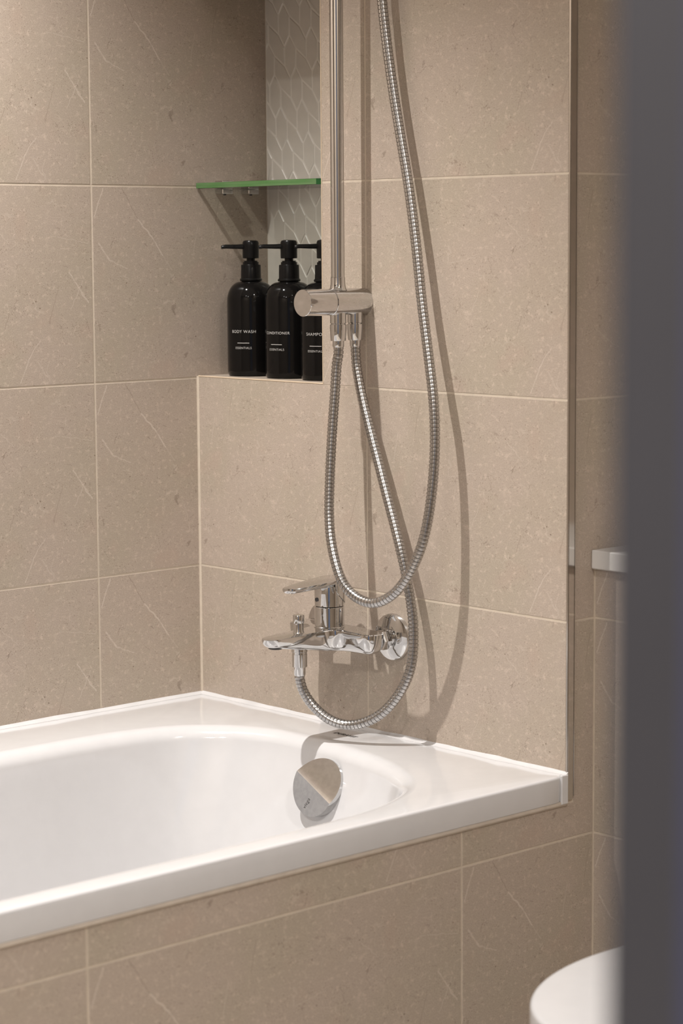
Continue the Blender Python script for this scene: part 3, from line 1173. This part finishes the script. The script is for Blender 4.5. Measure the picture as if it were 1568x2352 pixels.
def bottle(x, y, word, label, face):
    t = thing('pump_bottle', label, 'bottle', (x, y, 0.003), 0.0, 'black pump bottles in the niche')
    prof = [(0.0338, 0.0), (0.0368, 0.0012), (0.0382, 0.0045), (BR, 0.010), (BR, 0.118)]
    for k in range(1, 11):
        a_ = k / 10 * PI / 2
        prof.append((0.0150 + (BR - 0.0150) * math.cos(a_) ** 0.9 if k < 10 else 0.0148, 0.118 + 0.0315 * math.sin(a_)))
    prof += [(0.0146, 0.1515)]
    Geo().lathe(prof, seg=64).obj('bottle_body', M_BLACK, t, 40)
    Geo().lathe([(0.0168, 0.1500), (0.0178, 0.1512), (0.0178, 0.1530), (0.0166, 0.1545)], seg=48).obj('neck_ring', M_BLACKM, t, 30)
    # ribbed collar
    g = Geo()
    rr = []
    for r, z in ((0.0158, 0.1540), (0.0160, 0.1548), (0.0156, 0.1752), (0.0150, 0.1760), (0.0126, 0.1760), (0.0126, 0.1800), (0.0108, 0.1803), (0.0108, 0.1822), (0.0062, 0.1822)):
        rr.append([Vector(((r - (0.0004 if (j % 2 and 0.154 < z < 0.1755) else 0)) * math.cos(2 * PI * j / 72),
                           (r - (0.0004 if (j % 2 and 0.154 < z < 0.1755) else 0)) * math.sin(2 * PI * j / 72), z)) for j in range(72)])
    g.rings(rr)
    g.obj('collar', M_BLACKM, t, 30)
    Geo().lathe([(0.0068, 0.1815), (0.0068, 0.1910)], seg=28).obj('stem', M_BLACKM, t, 30)
    Geo().lathe([(0.0122, 0.1858), (0.0130, 0.1864), (0.0132, 0.2060), (0.0130, 0.2105), (0.0116, 0.2132), (0.0080, 0.2144)], seg=44).obj('pump_head', M_BLACKM, t, 35)
    # nozzle towards the front left
    nz = math.atan2(-0.766, -0.643) + 0.10
    d = Vector((math.cos(nz), math.sin(nz), 0))
    s = Vector((-d.y, d.x, 0))
    rr = []
    for dist, z, rw, rh in ((0.008, 0.2046, 0.0052, 0.0042), (0.022, 0.2043, 0.0046, 0.0036), (0.040, 0.2046, 0.0040, 0.0032), (0.0455, 0.2038, 0.0037, 0.0031), (0.0470, 0.2036, 0.0030, 0.0026)):
        rr.append([d * dist + s * (rw * math.cos(2 * PI * j / 16)) + Vector((0, 0, z + rh * math.sin(2 * PI * j / 16))) for j in range(16)])
    Geo().rings(rr).obj('nozzle', M_BLACKM, t, 40)
    # printed label bent round the body
    fa = math.atan2(CAM[1] - y, CAM[0] - x) - face
    allv, allf = [], []

    def put(body, size, width, zc):
        vs, fs = text_mesh(body, size, 1.12)
        w = max(v.x for v in vs) - min(v.x for v in vs)
        k = width / w
        k0 = len(allv)
        for v in vs:
            an = fa + v.x * k / BR
            allv.append(Vector(((BR + 0.00025) * math.cos(an), (BR + 0.00025) * math.sin(an), zc + v.y * k)))
        allf.extend(tuple(i + k0 for i in f) for f in fs)
    wd, hh = word
    put(wd, 0.006, hh, 0.0690)
    put('ESSENTIALS', 0.004, 0.0270, 0.0438)
    k0 = len(allv)
    for j in range(9):
        an = fa + (-0.0100 + 0.0200 * j / 8) / BR
        for z in (0.0528, 0.0535):
            allv.append(Vector(((BR + 0.00025) * math.cos(an), (BR + 0.00025) * math.sin(an), z)))
    for j in range(8):
        allf.append((k0 + 2 * j, k0 + 2 * j + 2, k0 + 2 * j + 3, k0 + 2 * j + 1))
    mesh_obj('label_print', allv, allf, M_LABELP, t, fix=False)['label'] = 'white lettering printed on the bottle'
    return t


BY = 0.062
bottle(0.0611, BY, ('BODY WASH', 0.041), 'black pump bottle reading body wash, nearest the left wall', 0.36)
bottle(0.1533, BY, ('CONDITIONER', 0.0445), 'black pump bottle reading conditioner, in the middle of the three', 0.58)
bottle(0.2377, BY, ('SHAMPOO', 0.0335), 'black pump bottle reading shampoo, partly hidden behind the diverter', 0.43)

# ------------------------------------------------------------------ toilet
TX, TY, TZ = 1.295, -0.298, -0.62
wc = thing('toilet', 'white toilet with rounded lid closed at the lower right beside the bath panel', 'toilet', (TX, 0.0, FLOOR))


def d_outline(hw, front, back, n=44):
    pts = []
    for k in range(n + 1):
        t = PI * k / n
        e = 0.96
        c, s = math.cos(t), math.sin(t)
        pts.append((hw * math.copysign(abs(c) ** e, c), TY - front * abs(s) ** e))
    pts += [(-hw, back - 0.03), (-hw + 0.012, back - 0.008), (-hw + 0.03, back), (hw - 0.03, back), (hw - 0.012, back - 0.008), (hw, back - 0.03)]
    return pts


def d_ring(o, d, z):
    return [Vector((p[0], p[1], z - FLOOR)) for p in inset(o, d)]


lid = d_outline(0.180, 0.245, 0.0)
rr = [d_ring(lid, 0.004, TZ - 0.044), d_ring(lid, 0.0006, TZ - 0.043), d_ring(lid, 0.0, TZ - 0.038), d_ring(lid, 0.0, TZ - 0.007)]
for k in range(1, 6):
    t = k / 5 * PI / 2
    rr.append(d_ring(lid, 0.0055 * (1 - math.cos(t)), TZ - 0.007 + 0.0055 * math.sin(t)))
rr.append(d_ring(lid, 0.04, TZ))
Geo().rings(rr).obj('lid', M_CERAM, wc, 40)
st = d_outline(0.176, 0.241, -0.004)
Geo().rings([d_ring(st, 0.003, TZ - 0.058), d_ring(st, 0, TZ - 0.056), d_ring(st, 0, TZ - 0.048), d_ring(st, 0.003, TZ - 0.046)]).obj('seat', M_CERAM, wc, 40)
pan = d_outline(0.172, 0.238, E - 0.001)
rr = [d_ring(pan, 0.004, TZ - 0.060), d_ring(pan, 0.0, TZ - 0.064), d_ring(pan, 0.0, TZ - 0.10), d_ring(pan, 0.012, TZ - 0.19)]
for d, z in ((0.028, -0.28), (0.040, -0.38), (0.042, -0.44)):
    rr.append(d_ring(pan, d, TZ + z))
rr = [[Vector((p.x, min(p.y, E - 0.001), p.z)) for p in r] for r in rr]
Geo().rings(rr).obj('pan', M_CERAM, wc, 40)

# ------------------------------------------------------------------ ceiling downlights
for (lx, ly, watts, ang, rad, lab) in DOWNLIGHTS:
    t = thing('ceiling_light', lab, 'light', (lx, ly, CEIL), 0, 'recessed ceiling downlights')
    Geo().lathe([(0.030, -0.0005), (0.042, -0.0005), (0.042, -0.003), (0.036, -0.005), (0.030, -0.003)], seg=40, cap0=False, cap1=False).obj('trim_ring', M_CERAM, t, 30)
    ld = bpy.data.lights.new('lamp', 'SPOT')
    ld.energy = watts
    ld.color = WARM
    ld.spot_size = math.radians(ang)
    ld.spot_blend = 1.0
    ld.shadow_soft_size = rad
    lo = bpy.data.objects.new('lamp', ld)
    COL.objects.link(lo)
    lo.parent = t
    lo.location = (0, 0, -0.014)
